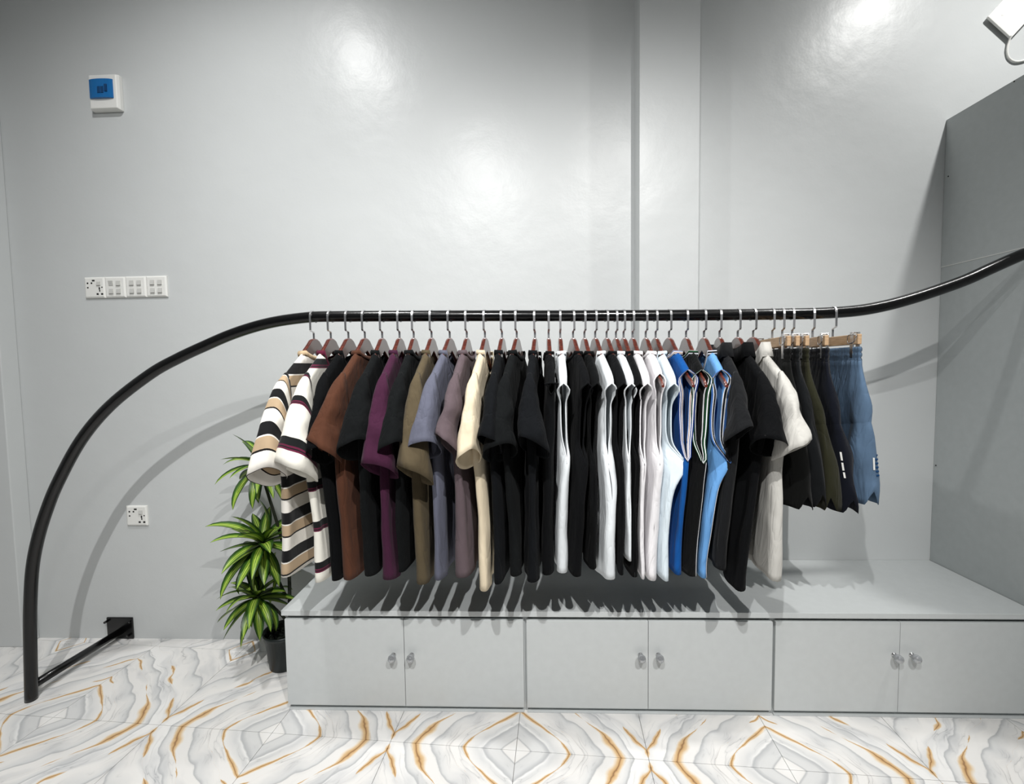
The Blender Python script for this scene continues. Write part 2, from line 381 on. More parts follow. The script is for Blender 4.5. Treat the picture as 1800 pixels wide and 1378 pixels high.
rel(obj('end_flange', tube(bmesh.new(), [(XP-.005, YR, cw[-1].z), (XP-.0002, YR, cw[-1].z)], .045, 20), M_RAIL, rail, True), rail)

# ------------------------------------------------------------------ wall fittings
def plate_corners(x0, x1, y0, y1):
    a = atY(x0, (y0+y1)/2, D); b = atY(x1, (y0+y1)/2, D); c = atY((x0+x1)/2, y0, D); d = atY((x0+x1)/2, y1, D)
    return a.x, b.x, d.z, c.z
def plate(name, label, cat, x0, x1, z0, z1, kind, on=()):
    cx, cz = (x0+x1)/2, (z0+z1)/2; w, h = (x1-x0)/2, (z1-z0)/2
    t = thing(name, label, cat, (cx, D, cz), group=None)
    bm = bmesh.new()
    rings = [[(-w, 0, -h), (w, 0, -h), (w, 0, h), (-w, 0, h)], [(-w, -.006, -h), (w, -.006, -h), (w, -.006, h), (-w, -.006, h)],
             [(-w*.86, -.0105, -h*.86), (w*.86, -.0105, -h*.86), (w*.86, -.0105, h*.86), (-w*.86, -.0105, h*.86)]]
    loft(bm, [[Vector(p) for p in r] for r in rings], True, True, True)
    for f in bm.faces: f.smooth = False
    obj('cover_plate', bm, M_WHITEP, t, bevel=.0008)
    if kind == 'switch':
        for k, (sx, sz) in enumerate(((-1, 1), (1, 1), (-1, -1), (1, -1))):
            a, b = sx*w*.36, sz*h*.38; up = k in on
            bm = bmesh.new(); rw, rh = w*.2, h*.22; yt, yb = (-.0125, -.0165) if not up else (-.0165, -.0125)
            r = [[(a-rw, -.0105, b-rh), (a+rw, -.0105, b-rh), (a+rw, -.0105, b+rh), (a-rw, -.0105, b+rh)], [(a-rw, yb, b-rh), (a+rw, yb, b-rh), (a+rw, yt, b+rh), (a-rw, yt, b+rh)]]
            loft(bm, [[Vector(p) for p in q] for q in r], True, False, True)
            for f in bm.faces: f.smooth = False
            obj('rocker', bm, M_GREYP, t)
    else:
        for px, pz, rw, rh in ((-.63, .42, .07, .07), (-.24, .42, .07, .07), (-.63, 0, .07, .06), (-.05, .66, .13, .07), (.5, -.1, .06, .12), (.52, -.32, .05, .07), (.3, -.62, .1, .08), (.74, -.62, .1, .08), (.76, .02, .06, .05)):
            obj('socket_hole', B(px*w-rw*w, px*w+rw*w, -.0112, -.0104, pz*h-rh*h, pz*h+rh*h), M_BLACK, t)
        bm = bmesh.new(); rw, rh, a, b = w*.17, h*.17, w*.45, h*.38
        r = [[(a-rw, -.0105, b-rh), (a+rw, -.0105, b-rh), (a+rw, -.0105, b+rh), (a-rw, -.0105, b+rh)], [(a-rw, -.0165, b-rh), (a+rw, -.0165, b-rh), (a+rw, -.0125, b+rh), (a-rw, -.0125, b+rh)]]
        loft(bm, [[Vector(p) for p in q] for q in r], True, False, True)
        for f in bm.faces: f.smooth = False
        obj('rocker', bm, M_GREYP, t)
    return t
x0, x1, z0, z1 = plate_corners(151.5, 296, 486.5, 523.5); sw = (x1-x0)/4
plate('wall_socket', 'white socket with rocker at the left end of the switch row', 'socket', x0, x0+sw-.0008, z0, z1, 'socket')
swl = ['white four-rocker switch plate next to the socket in the row', 'white four-rocker switch plate, third in the wall row', 'white four-rocker switch plate at the right end of the wall row']
for k in range(3):
    plate('light_switch', swl[k], 'switch', x0+sw*(k+1), x0+sw*(k+2)-.0008, z0, z1, 'switch', (0,) if k == 0 else ())
x0, x1, z0, z1 = plate_corners(224.5, 261, 888, 923)
plate('wall_socket', 'single white socket low on the wall near the floor', 'socket', x0, x1, z0, z1, 'socket')

x0, x1, z0, z1 = plate_corners(165.5, 217, 137, 198); w, h = (x1-x0)/2, (z1-z0)/2
br = thing('breaker_box', 'white breaker box with blue cover high on the left wall', 'breaker box', ((x0+x1)/2, D, (z0+z1)/2))
bm = bmesh.new()
rr = [[(-w, 0, -h), (w, 0, -h), (w, 0, h), (-w, 0, h)], [(-w, -.018, -h), (w, -.018, -h), (w, -.018, h), (-w, -.018, h)], [(-w*.9, -.030, -h*.95), (w*.9, -.030, -h*.95), (w*.9, -.030, h*.95), (-w*.9, -.030, h*.95)]]
loft(bm, [[Vector(p) for p in r] for r in rr], True, True, True)
for f in bm.faces: f.smooth = False
obj('case', bm, M_WHITEP, br, bevel=.003)
bm = bmesh.new(); rings = []
for k in range(9):
    a = -1+2*k/8; y = -.031-.010*math.sqrt(max(0, 1-a*a*.9)); rings.append([Vector((w*(-.06+.78*a), -.029, -h*.40)), Vector((w*(-.06+.78*a), y, -h*.40)), Vector((w*(-.06+.78*a), y, h*.66)), Vector((w*(-.06+.78*a), -.029, h*.66))])
loft(bm, rings, True, True, True)
for f in bm.faces: f.smooth = False
obj('blue_cover', bm, M_BLUE, br)
for a in (-.12, .1, .34): obj('breaker_lever', B(w*a-.006, w*a+.006, -.0432, -.038, -h*.15+(.006 if a > .2 else 0), h*.2+(.01 if a > .2 else 0)), M_BLUED, br)

# white box hung at an angle with its cable
pa = atY(1737, 29, D-.02); pb = atY(1778, 66.5, D-.02); e1 = (pb-pa); e1.y = 0; e2 = Vector((-e1.z, 0, e1.x)); 
if e2.z < 0: e2 = -e2
e2 = e2*1.25
rt = thing('wall_box', 'white square box hung askew on the wall above the partition', 'box', (pa.x, D, pa.z))
bm = bmesh.new(); q = [pa, pb, pb+e2, pa+e2]
loft(bm, [[Vector((v.x, D-.010, v.z)) for v in q], [Vector((v.x, D-.02, v.z)) for v in q]], True, True, True)
for f in bm.faces: f.smooth = False
rel(obj('box_shell', bm, M_WHITEP, rt, bevel=.002), rt)
cq = (pa+pb+e2)/2+Vector((.0, 0, .0)); rel(obj('mount', B(cq.x-.02, cq.x+.06, D-.011, D-.0002, cq.z-.02, cq.z+.06), M_GREYP, rt), rt)
lg = pa*.7+pb*.3+e2*.25; rel(obj('indicator', B(lg.x-.004, lg.x+.004, D-.0206, D-.0198, lg.z-.002, lg.z+.002), M_WHITEP, rt), rt)
cp = catmull([atY(x, y, D-yy) for x, y, yy in ((1777, 62, .02), (1774, 72, .012), (1770.5, 88, .008), (1773, 101, .006), (1783, 108, .006), (1797, 107, .006), (1815, 100, .006), (1840, 92, .006), (1950, 70, .006), (2150, 50, .006), (2500, 40, .003))], 5)
rel(obj('cable', tube(bmesh.new(), cp, .004, 8), M_WHITEP, rt, True), rt)


# ------------------------------------------------------------------ hangers
HOOK_H = None
def hook_bm(zr):
    """flat steel hook: wood top at z=0, rail centre at z=zr"""
    R = ROD_R+.0016; pts = [(0, 0, -.012), (0, 0, .019), (0, -.003, .0225), (0, -R+.003, .0255), (0, -R, .029), (0, -R, zr)]
    pts += [(0, -R*math.cos(a), zr+R*math.sin(a)) for a in [math.pi*k/10 for k in range(1, 11)]]
    pts += [(0, R, zr-.012), (0, R-.003, zr-.02)]
    return tube(bmesh.new(), pts, 0, flat=(.0076, .0026))
def hanger_top(s): s = abs(s); return -.002 - .040*(1-math.sqrt(max(0, 1-min(s, .043)**2/.048**2))) - max(0, s-.043)*.80
def hanger_low(s): s = abs(s); return -.052 - s*.62
def wood_bm(half=.212):
    bm = bmesh.new(); N = 26; th = .0075; sec = []
    for k in range(N+1):
        s = -half + 2*half*k/N; a, b = hanger_top(s), hanger_low(s)
        tx = th if abs(s) < .07 else th-.0028*min(1, (abs(s)-.07)/.03); tp = min(1, (half-abs(s))/.02+.35); a -= .010*smooth01((abs(s)-.07)/.04) if half < .2 or abs(s) < .15 else .010*smooth01((.212-abs(s))/.05); m = (a+b)/2; a, b = m+(a-m)*tp, m+(b-m)*tp; c = .004*tp
        sec.append([Vector((-tx+.0025, s, a)), Vector((tx-.0025, s, a)), Vector((tx, s, a-c)), Vector((tx, s, b+c)), Vector((tx-.0025, s, b)), Vector((-tx+.0025, s, b)), Vector((-tx, s, b+c)), Vector((-tx, s, a-c))])
    loft(bm, sec, True, True, True)
    for f in bm.faces:
        f.normal_update()
        if abs(f.normal.x) > .93: f.material_index = 1; f.smooth = False
    return bm
WOOD_ME = {}; HOOK_ME = {}
def make_hanger(X, z, zr, yaw, label, half):
    t = thing('wooden_hanger', label, 'hanger', (X, YR, z), (0, 0, yaw), 'wooden hangers on the black rail')
    if half not in WOOD_ME: WOOD_ME[half] = obj('wood_yoke', wood_bm(half), [M_WOOD, M_WFACE], t).data
    else:
        o = bpy.data.objects.new('wood_yoke', WOOD_ME[half]); COL.objects.link(o); o.parent = t
    if 'm' not in HOOK_ME: HOOK_ME['m'] = obj('hook', hook_bm(zr-z), M_STEEL, t).data
    else:
        o = bpy.data.objects.new('hook', HOOK_ME['m']); COL.objects.link(o); o.parent = t
    return t

# ------------------------------------------------------------------ garments
def sgn(x): return -1 if x < 0 else 1
class G: pass
def surf(g, u, v, side):
    """point of a hanging garment: u across (-1 near, 1 far), v from shoulder (0) to hem (1), side = front/back sheet"""
    s0 = u*g.wsh; n = g.neck
    if abs(s0) < n:
        drop = g.drop if side == g.front else .022
        zt = -.058 - drop*(1-(s0/n)**2)**.8
    else: zt = -.058 - (abs(s0)-n)*.72 - .25*max(0, abs(s0)-.17)
    zh = -g.L + .012*math.sin(2.2*u+g.ph) - .006*side*(1-abs(u)**3)
    z = zt + (zh-zt)*v
    a = interp(-z, g.wt); s = u*a
    e = max(0, 1-abs(u)**7)**.45*(.68+.32*abs(u)**2)
    b = interp(-z, [(.05, .0150), (.15, .016), (.30, g.B), (g.L, g.Bh)])
    if abs(s0) < n*1.25: b = max(b, .026*smooth01(1-v*7)*(1-(abs(s0)/(n*1.25))**4)**.5)
    if v == 0 and abs(s0) >= n: b = 0
    y = side*b*e
    if g.arm:                                                        # open armhole between shoulder and armpit
        zs_ = -.058-(g.wsh-n)*.72-.25*max(0, g.wsh-.17); tt = (zs_-z)/(zs_+g.arm)
        if 0 <= tt < 1 and v > 0:
            gap = g.gap*(.30+.70*math.exp(-((tt-.10)/.10)**2) + .18*math.sin(math.pi*tt))*min(1, tt*18)*(1-tt**6)
            y = side*max(abs(y), gap*abs(u)**6)
    dn = smooth01((-z-.12)/.35)                                     # folds grow downwards
    fx = g.fold*dn*(math.sin(g.k1*s*24+g.ph+2.2*v) + .55*math.sin(g.k1*s*49+g.ph*2.3-1.5*v))
    rip = .35*g.fold*dn*math.sin(s*70*g.k1+g.ph*3+side*1.3+3*v)*e
    nz = noise.noise(Vector((s*9+g.ph*7, z*6, side*3.1)))*.006*dn + noise.noise(Vector((s*22+g.ph*3, z*11, side*5.1)))*.0025*dn
    sway = g.sway*(smooth01((-z-.10)/(g.L-.10)))*(1-u)/2
    y += fx + side*rip + nz*(1 if e > .05 else .4) + sway
    if g.nip and z < -.3: y += side*g.nip*math.exp(-((u+.86)/.07)**2)*math.sin(math.pi*min(1, max(0, (-z-.3)/(g.L-.3))))
    if g.flare: y += g.flare*math.exp(-((z+g.arm)/.055)**2)*abs(u)**10*(1 if u < 0 else 0)
    # cloth edge wanders a little instead of running dead straight
    s += .009*dn*math.sin(v*7+g.ph*5)*abs(u)**4*sgn(u)
    return Vector((y, s, z))
def cols():
    c = [-1, -.985, -.95, -.90, -.84, -.76]; c += [-.68+.08*k for k in range(18)]; c += [.76, .84, .90, .95, .985, 1]; return c
def torso_bm(g, NV=36):
    bm = bmesh.new(); U = cols(); ul = bm.loops.layers.uv.verify()
    for side in (1, -1):
        rows = []
        for i in range(NV+1):
            v = (i/NV)**1.15; rows.append([(surf(g, u, v, side)) for u in U])
        vv = [[bm.verts.new(p) for p in r] for r in rows]
        for i in range(NV):
            for j in range(len(U)-1):
                q = ((i, j), (i, j+1), (i+1, j+1), (i+1, j)); q = q if side > 0 else q[::-1]
                f = bm.faces.new([vv[a][b] for a, b in q]); f.smooth = True
                for lp, (a, b) in zip(f.loops, q): lp[ul].uv = (rows[a][b].y, rows[a][b].z+g.L)
    bmesh.ops.remove_doubles(bm, verts=bm.verts, dist=.0012)
    return bm
def neck_loop(g, k=15):
    n = g.neck/g.wsh*.995; us = [-n+2*n*i/(k-1) for i in range(k)]
    return [surf(g, u, 0, 1) for u in us]+[surf(g, u, 0, -1) for u in reversed(us)]
def collar_bm(g, h=.018, polo=False):
    lp = neck_loop(g); c = sum(lp, Vector())/len(lp); bm = bmesh.new(); rings = [[], [], [], []]
    for p in lp:
        out = Vector((p.x-c.x, p.y-c.y, 0)); out = out.normalized() if out.length > 1e-5 else Vector((1, 0, 0))
        if not polo:
            rings[0].append(p+out*.003-Vector((0, 0, .006))); rings[1].append(p+out*.0045+Vector((0, 0, .002))); rings[2].append(p-out*.001+Vector((0, 0, h*.5))); rings[3].append(p-out*.0035+Vector((0, 0, h*.35)))
        else:
            rings[0].append(p-out*.002); rings[1].append(p-out*.004+Vector((0, 0, .030))); rings[2].append(p+out*.004+Vector((0, 0, .034))); rings[3].append(p+out*.020-Vector((0, 0, .016)))
    loft(bm, rings, True, uvs=lambda a, b: (a/3, b*.02)); return bm
def sleeve_bm(g, near=True):
    """flattened tube between an outer ridge curve and an underarm curve"""
    bm = bmesh.new(); NR, NS = 20, 36; sd = -1 if near else 1; rings = []
    zsh = -.058-(g.wsh-.02-g.neck)*.72; cx, cs, cz = g.cuff
    if not near: cx *= -.3
    def bz(a, b, c, t): return (a[0]*(1-t)**2+2*b[0]*t*(1-t)+c[0]*t*t, a[1]*(1-t)**2+2*b[1]*t*(1-t)+c[1]*t*t)
    ro, ri = (g.wsh-.02, zsh+.004), (g.wsh-.03, zsh-.20)
    co_, ci = (cs+.055, cz+.030), (cs-.062, cz-.040)
    for i in range(NR+1):
        t = i/NR; o_ = bz(ro, (g.wsh+.060, zsh-.055), co_, t); u_ = bz(ri, (g.wsh+.005, min(zsh-.205, cz*.8)), ci, t)
        r1 = interp(t, [(0, .014), (.25, .020+g.cw*.18), (.6, g.cw*.72), (1, g.cw)]); ring = []
        for k in range(NS):
            a = 2*math.pi*k/NS; ca, sa = math.cos(a), math.sin(a)
            w = .5-.5*sgn(sa)*abs(sa)**(.8 if sa > 0 else 1.0)            # 0 on the ridge, 1 under the arm
            x = sgn(ca)*abs(ca)**.62*r1
            if sa > .0: x *= 1+.05*t
            # soft pleat down the middle of the outer panel
            pl = .008*t*math.exp(-(x/(r1+1e-6)-g.pl)**2*9)*(1 if sa > .2 else 0)
            y = o_[0]+(u_[0]-o_[0])*w; z = o_[1]+(u_[1]-o_[1])*w
            z += g.tilt*t*t*x/g.cw
            y += pl
            nzv = noise.noise(Vector((x*14+g.ph*3, y*15, z*15+g.ph)))
            n2 = noise.noise(Vector((x*30+g.ph*5, y*9, z*34+g.ph*2)))
            x += nzv*.010*smooth01(t*1.6)+n2*.003*smooth01(t*3); y += nzv*.010*smooth01(t*1.6)+n2*.0045*smooth01(t*3)
            x += cx*(t**1.25)
            ring.append(Vector((x, sd*y, z)))
        rings.append(ring)
    ln = math.hypot(co_[0]-ro[0], co_[1]-ro[1])*1.06
    loft(bm, rings, True, uvs=lambda a, b: (b/NS, (1-a/NR)*ln+g.suv))
    # turned-up hem band
    last = rings[-1]; cen = sum(last, Vector())/NS; prev = rings[-3]
    return bm
def arm_path(g, near=True, du=0.0, off=0.0, n=22):
    u = -1+du if near else 1-du; P = []
    zs_ = surf(g, -1, 0, 1).z; va = (zs_+g.arm)/(zs_+g.L)
    for sd in (1, -1):
        q = []
        for i in range(n+1):
            p = surf(g, u, va*i/n*1.0, sd); p.x += sd*off; q.append(p)
        P += q if sd > 0 else q[::-1][1:]
    return P
def ribbon_bm(a, b, off=0):
    bm = bmesh.new(); loft(bm, [a, b], False, uvs=lambda i, j: (i, j*.02)); return bm

BLACKS = [rgb(8, 9, 11), rgb(15, 17, 18), rgb(7, 8, 9), rgb(13, 15, 18)]
MB = [fabric('black_cotton', c, .15, sheen=.015) for c in BLACKS]
C = dict(
    tan=stripes('tan_black_white_stripes', .126, [(0, rgb(190, 166, 136)), (.27, rgb(238, 234, 226)), (.305, rgb(20, 20, 22)), (.61, rgb(240, 236, 228)), (.955, rgb(24, 20, 20))]),
    burg=stripes('cream_burgundy_black_stripes', .137, [(0, rgb(240, 237, 226)), (.25, rgb(98, 30, 58)), (.285, rgb(24, 22, 24)), (.305, rgb(98, 30, 58)), (.34, rgb(22, 24, 25)), (.50, rgb(240, 237, 226))]),
    burgc=fabric('burgundy_rib', rgb(92, 30, 52)),
    brown=fabric('brown_cotton', rgb(82, 51, 37), .1), plum=fabric('plum_cotton', rgb(64, 30, 52), .1), olive=fabric('olive_brown_cotton', rgb(86, 76, 58), .1),
    slate=fabric('slate_heather_cotton', rgb(90, 92, 106), .08, heather=.25), mauve=fabric('mauve_grey_cotton', rgb(90, 78, 82), .08, heather=.2),
    cream=fabric('cream_twill', rgb(214, 200, 174), .05), creamc=fabric('tan_rib', rgb(200, 176, 142), .05),
    white=fabric('white_cotton', rgb(226, 231, 234), .03), warm=fabric('warm_white_cotton', rgb(232, 230, 232), .03), cool=fabric('cool_white_cotton', rgb(216, 228, 235), .03),
    royal=fabric('royal_blue_mesh', rgb(16, 78, 146), .1), sky=fabric('light_blue_mesh', rgb(104, 158, 214), .08), jet=fabric('black_jersey_mesh', rgb(10, 11, 11), .1),
    char=fabric('charcoal_pique', rgb(18, 19, 21), .12, heather=.3), grey=fabric('light_grey_pique', rgb(196, 194, 188), .05),
    s_blk=fabric('black_shorts_cloth', rgb(11, 12, 11), .15), s_char=fabric('charcoal_shorts_cloth', rgb(17, 19, 21), .15), s_oli=fabric('olive_shorts_cloth', rgb(40, 40, 27), .12),
    s_nav=fabric('navy_shorts_cloth', rgb(14, 17, 26), .12), s_ste=fabric('steel_blue_shorts_cloth', rgb(84, 106, 130), .1),
)
Wt, Nv, Bn, Gr, Kk = rgb(236, 236, 238), rgb(30, 52, 110), rgb(150, 110, 84), rgb(20, 58, 34), rgb(18, 20, 22)
TR_ROYAL = stripes_u('white_brown_navy_trim', [(0, Wt), (.14, Bn), (.26, Wt), (.42, Nv), (.62, Wt), (.76, Nv)])
TR_JET = stripes_u('white_green_trim', [(0, Wt), (.18, Kk), (.30, Gr), (.62, Wt), (.80, Gr)])
TR_SKY = stripes_u('black_white_trim', [(0, Wt), (.16, Kk), (.46, Wt), (.62, rgb(60, 100, 160))])

# kind, hook px, near shoulder px x, cuff (x, y, half width px), near hem (left, right, y px), material, label, hanger label
TEE, TANK, JERSEY, POLO = 'tee', 'tank', 'jersey', 'polo'
ROWS = [
 (TEE, 550.5, 497, (470, 838, 26), (487, 516, 1008), 'tan', 'tan, white and black striped T-shirt at the left end of the rail'),
 (TEE, 580.5, 535, (522, 828, 31), (548, 577, 1024), 'burg', 'cream T-shirt with black and burgundy stripes, second on the rail'),
 (TEE, 611.5, 566, (563, 800, 14), (573, 597, 1024), 0, 'black T-shirt between the burgundy-striped and the brown T-shirts'),
 (TEE, 640.5, 598, (569, 792, 24), (596, 630, 1015), 'brown', 'brown cotton T-shirt hanging on the rail'),
 (TEE, 671, 638, (625, 790, 28), (630, 661, 1020), 1, 'black T-shirt between the brown and the plum T-shirts'),
 (TEE, 701.5, 672, (668, 826, 28), (661, 696, 1018), 'plum', 'plum purple T-shirt hanging on the rail'),
 (TEE, 726.5, 702, (690, 793, 23), (697, 718, 1004), 1, 'black T-shirt between the plum and the olive T-shirts'),
 (TEE, 758, 731, (731, 835, 29), (721, 753, 1032), 'olive', 'olive brown T-shirt hanging on the rail'),
 (TEE, 790, 758, (746, 790, 26), (757, 782, 1012), 'slate', 'slate blue-grey T-shirt hanging on the rail'),
 (TEE, 820, 799, (786, 782, 17), (791, 835, 1016), 'mauve', 'mauve grey T-shirt between the slate and the cream T-shirts'),
 (TEE, 852, 832, (823, 806, 20), (836, 863, 1037), 'cream', 'cream beige T-shirt among the dark shirts'),
 (TEE, 882, 866, (862, 780, 19), (868, 890, 1020), 3, 'black T-shirt right beside the cream T-shirt'),
 (TEE, 908, 887, (879, 796, 28), (888, 915, 1018), 1, 'black T-shirt with broad pointed sleeve, third before the first white top'),
 (TEE, 940, 930, (937, 785, 27), (917, 948, 1020), 3, 'black T-shirt with broad flaring sleeve, second before the first white top'),
 (TANK, 964, 970, None, (946, 974, 1012), 0, 'black cap-sleeve top just left of the first white top'),
 (TANK, 984.5, 991, None, (974, 999, 1013), 'white', 'white sleeveless top with raw armhole, leftmost of the white tops'),
 (TANK, 1007, 1034, None, (1002, 1027, 1008), 0, 'black sleeveless top just right of the first white top'),
 (TANK, 1027, 1050, None, (1028, 1054, 1006), 2, 'black sleeveless top just left of the second white top'),
 (TANK, 1046, 1076, None, (1055, 1087, 1017), 'white', 'white sleeveless top with wide hem, second of the white tops'),
 (TANK, 1066, 1097, None, (1086, 1102, 1006), 0, 'black sleeveless top between the second and third white tops'),
 (TANK, 1082.5, 1111, None, (1099, 1110, 990), 'white', 'narrow-showing white sleeveless top, third of the white tops'),
 (TANK, 1096, 1125, None, (1106, 1121, 1006), 2, 'black sleeveless top between the third and fourth white tops'),
 (TANK, 1112, 1139, None, (1122, 1133, 1018), 'warm', 'warm white sleeveless top, fourth of the white tops'),
 (TANK, 1135, 1160, None, (1133, 1160, 1022), 'warm', 'warm white tank top with protruding hanger tip, fifth white top'),
 (TANK, 1152.5, 1186, None, (1160, 1180, 1016), 'cool', 'cool white sleeveless top beside the royal blue jersey'),
 (JERSEY, 1176, 1209, None, (1180, 1202, 1017), 'royal', 'royal blue sports jersey with striped armhole trim'),
 (JERSEY, 1206, 1233, None, (1203, 1228, 1012), 'jet', 'black sports jersey with green and white armhole trim'),
 (JERSEY, 1237.5, 1268, None, (1230, 1252, 1017), 'sky', 'light blue sports jersey with black and white trim'),
 (POLO, 1265, 1297, (1296, 768, 19), (1254, 1284, 1010), 'char', 'charcoal collared polo shirt beside the light blue jersey'),
 (POLO, 1297, 1343, (1352, 785, 24), (1284, 1318, 1033), 0, 'black collared polo shirt beside the light grey polo'),
 (POLO, 1324, 1379, (1394, 790, 23), (1342, 1378, 1024), 'grey', 'light grey collared polo shirt at the right end of the tops'),
]
PX = CH
for idx, (kind, hx, shx, cuff, hem, mat, label) in enumerate(ROWS):
    X = atY(hx, 557, YR).x; zr = rod_z(X); zt = zr-.0815 - .0*idx
    zt = zr + ROD_R + .0 - .1005
    g = G(); g.ph = (idx*2.399) % 6.28; g.front = 1 if idx % 3 else -1
    g.neck = .083; g.drop = .085 if kind != POLO else .05; g.arm = 0; g.gap = 0; g.nip = 0; g.suv = 0; g.flare = {15: .014, 18: -.010, 24: .040, 27: .034}.get(idx, 0); g.pl = ((idx*.61) % 1)*1.2-.6; g.tilt = (.018, -.02, .012, -.024, .02, -.01)[idx % 6]
    wide = .244 if kind in (TEE, POLO) else .222
    g.wsh = {TEE: .205, POLO: .20, TANK: .212, JERSEY: .168}[kind]
    if idx == 23: g.wsh = .178
    ysh = YR-g.wsh; xs = atY(shx, 668, ysh).x
    yaw = math.asin(max(-.36, min(.36, (xs-X)/g.wsh)))
    hl, hr, hy = hem; yh = YR-wide*.98; ph = atY((hl+hr)/2, hy, yh)
    g.L = zt-ph.z; g.Bh = max(.011, (hr-hl)/2*yh/F*.92); g.B = min(.026, g.Bh*.95)
    g.sway = max(-.09, min(.09, ((ph.x-X)-wide*.98*math.sin(yaw))/math.cos(yaw)))
    g.fold = .006 if kind in (TEE, POLO) else .0045; g.k1 = .8+.4*((idx*.37) % 1)
    if kind in (TEE, POLO): g.wt = [(.04, g.wsh), (.13, g.wsh), (.26, wide*.95), (g.L, wide)]
    elif kind == TANK: g.arm = .43 if idx != 14 else .20; g.gap = .019 if idx != 14 else .022; g.wt = [(.04, g.wsh), (.15, g.wsh), (.25, .165), (.36, .172), (g.arm+.01, .218), (g.L, wide)]
    else: g.arm = .42; g.gap = .022; g.wt = [(.04, g.wsh), (.12, g.wsh), (.24, .166), (.35, .178), (g.arm+.01, .222), (g.L, wide)]
    if idx == 14: g.wt = [(.04, g.wsh), (.15, g.wsh), (.21, .2), (g.L, wide)]
    if idx % 4 == 1: g.nip = -.012
    if cuff:
        cs = .285; pc = atY(cuff[0], cuff[1], YR-cs); dxl = pc.x-X
        lx = dxl*math.cos(-yaw)-(-cs)*math.sin(-yaw); g.cuff = (lx, cs, pc.z-zt); g.cw = cuff[2]*(YR-cs)/F; g.cd = .072
    M = MB[mat] if isinstance(mat, int) else C[mat]
    nm = {TEE: 't_shirt', TANK: 'tank_top', JERSEY: 'sports_jersey', POLO: 'polo_shirt'}[kind]
    gm = thing(nm, label, {TEE: 't-shirt', TANK: 'tank top', JERSEY: 'jersey', POLO: 'polo shirt'}[kind], (X, YR, zt), (0, 0, yaw), {TEE: 'T-shirts on the rail', TANK: 'sleeveless tops on the rail', JERSEY: 'sports jerseys on the rail', POLO: 'polo shirts on the rail'}[kind])
    obj('torso', torso_bm(g), M, gm, True, solid=.0016)
    if kind in (TEE, POLO):
        if mat == 'tan': g.suv = .076
        if mat == 'burg': g.suv = -.002
        obj('sleeve', sleeve_bm(g, True), M, gm, True, solid=.0018); obj('sleeve', sleeve_bm(g, False), M, gm, True, solid=.0018)
        obj('collar', collar_bm(g, .018, kind == POLO), {'burg': C['burgc'], 'tan': C['creamc']}.get(mat, M), gm, True, solid=.0016)
    else:
        tr = {'royal': TR_ROYAL, 'jet': TR_JET, 'sky': TR_SKY}.get(mat)
        if tr:
            for nr in (True, False):
                pa_ = arm_path(g, nr, 0, .0); n_ = len(pa_)
                po_ = [p + Vector(((1 if k < n_/2 else -1)*.021*min(1, math.sin(math.pi*k/(n_-1))*2.2+.25)*abs(1-2*k/(n_-1))**.25, (-.007 if nr else .007), 0)) for k, p in enumerate(pa_)]
                obj('armhole_trim', ribbon_bm(pa_, po_), tr, gm, True, solid=.0012)
            obj('neck_trim', collar_bm(g, .014), tr, gm, True, solid=.0014)
            # side stripe running from armpit to hem
            zs_ = surf(g, -1, 0, 1).z; va = (zs_+g.arm)/(zs_+g.L); sdv = 1 if mat != 'sky' else 1
            P = [[surf(g, -1+.10*q, va+(1-va)*k/24, 1)+Vector((.0022, 0, 0)) for k in range(25)] for q in (0.25, 1)]
            if mat != 'royal': obj('side_stripe', ribbon_bm(*P), tr, gm, True, solid=.0012)
        else:
            for nr in (True, False): obj('armhole_binding', tube(bmesh.new(), arm_path(g, nr), .0026, 6), M, gm, True)
            obj('neck_band', collar_bm(g, .012), M, gm, True, solid=.0014)
    make_hanger(X, zt, zr, yaw, 'hanger holding the ' + label, .212 if (kind == JERSEY or idx == 23) else .186)

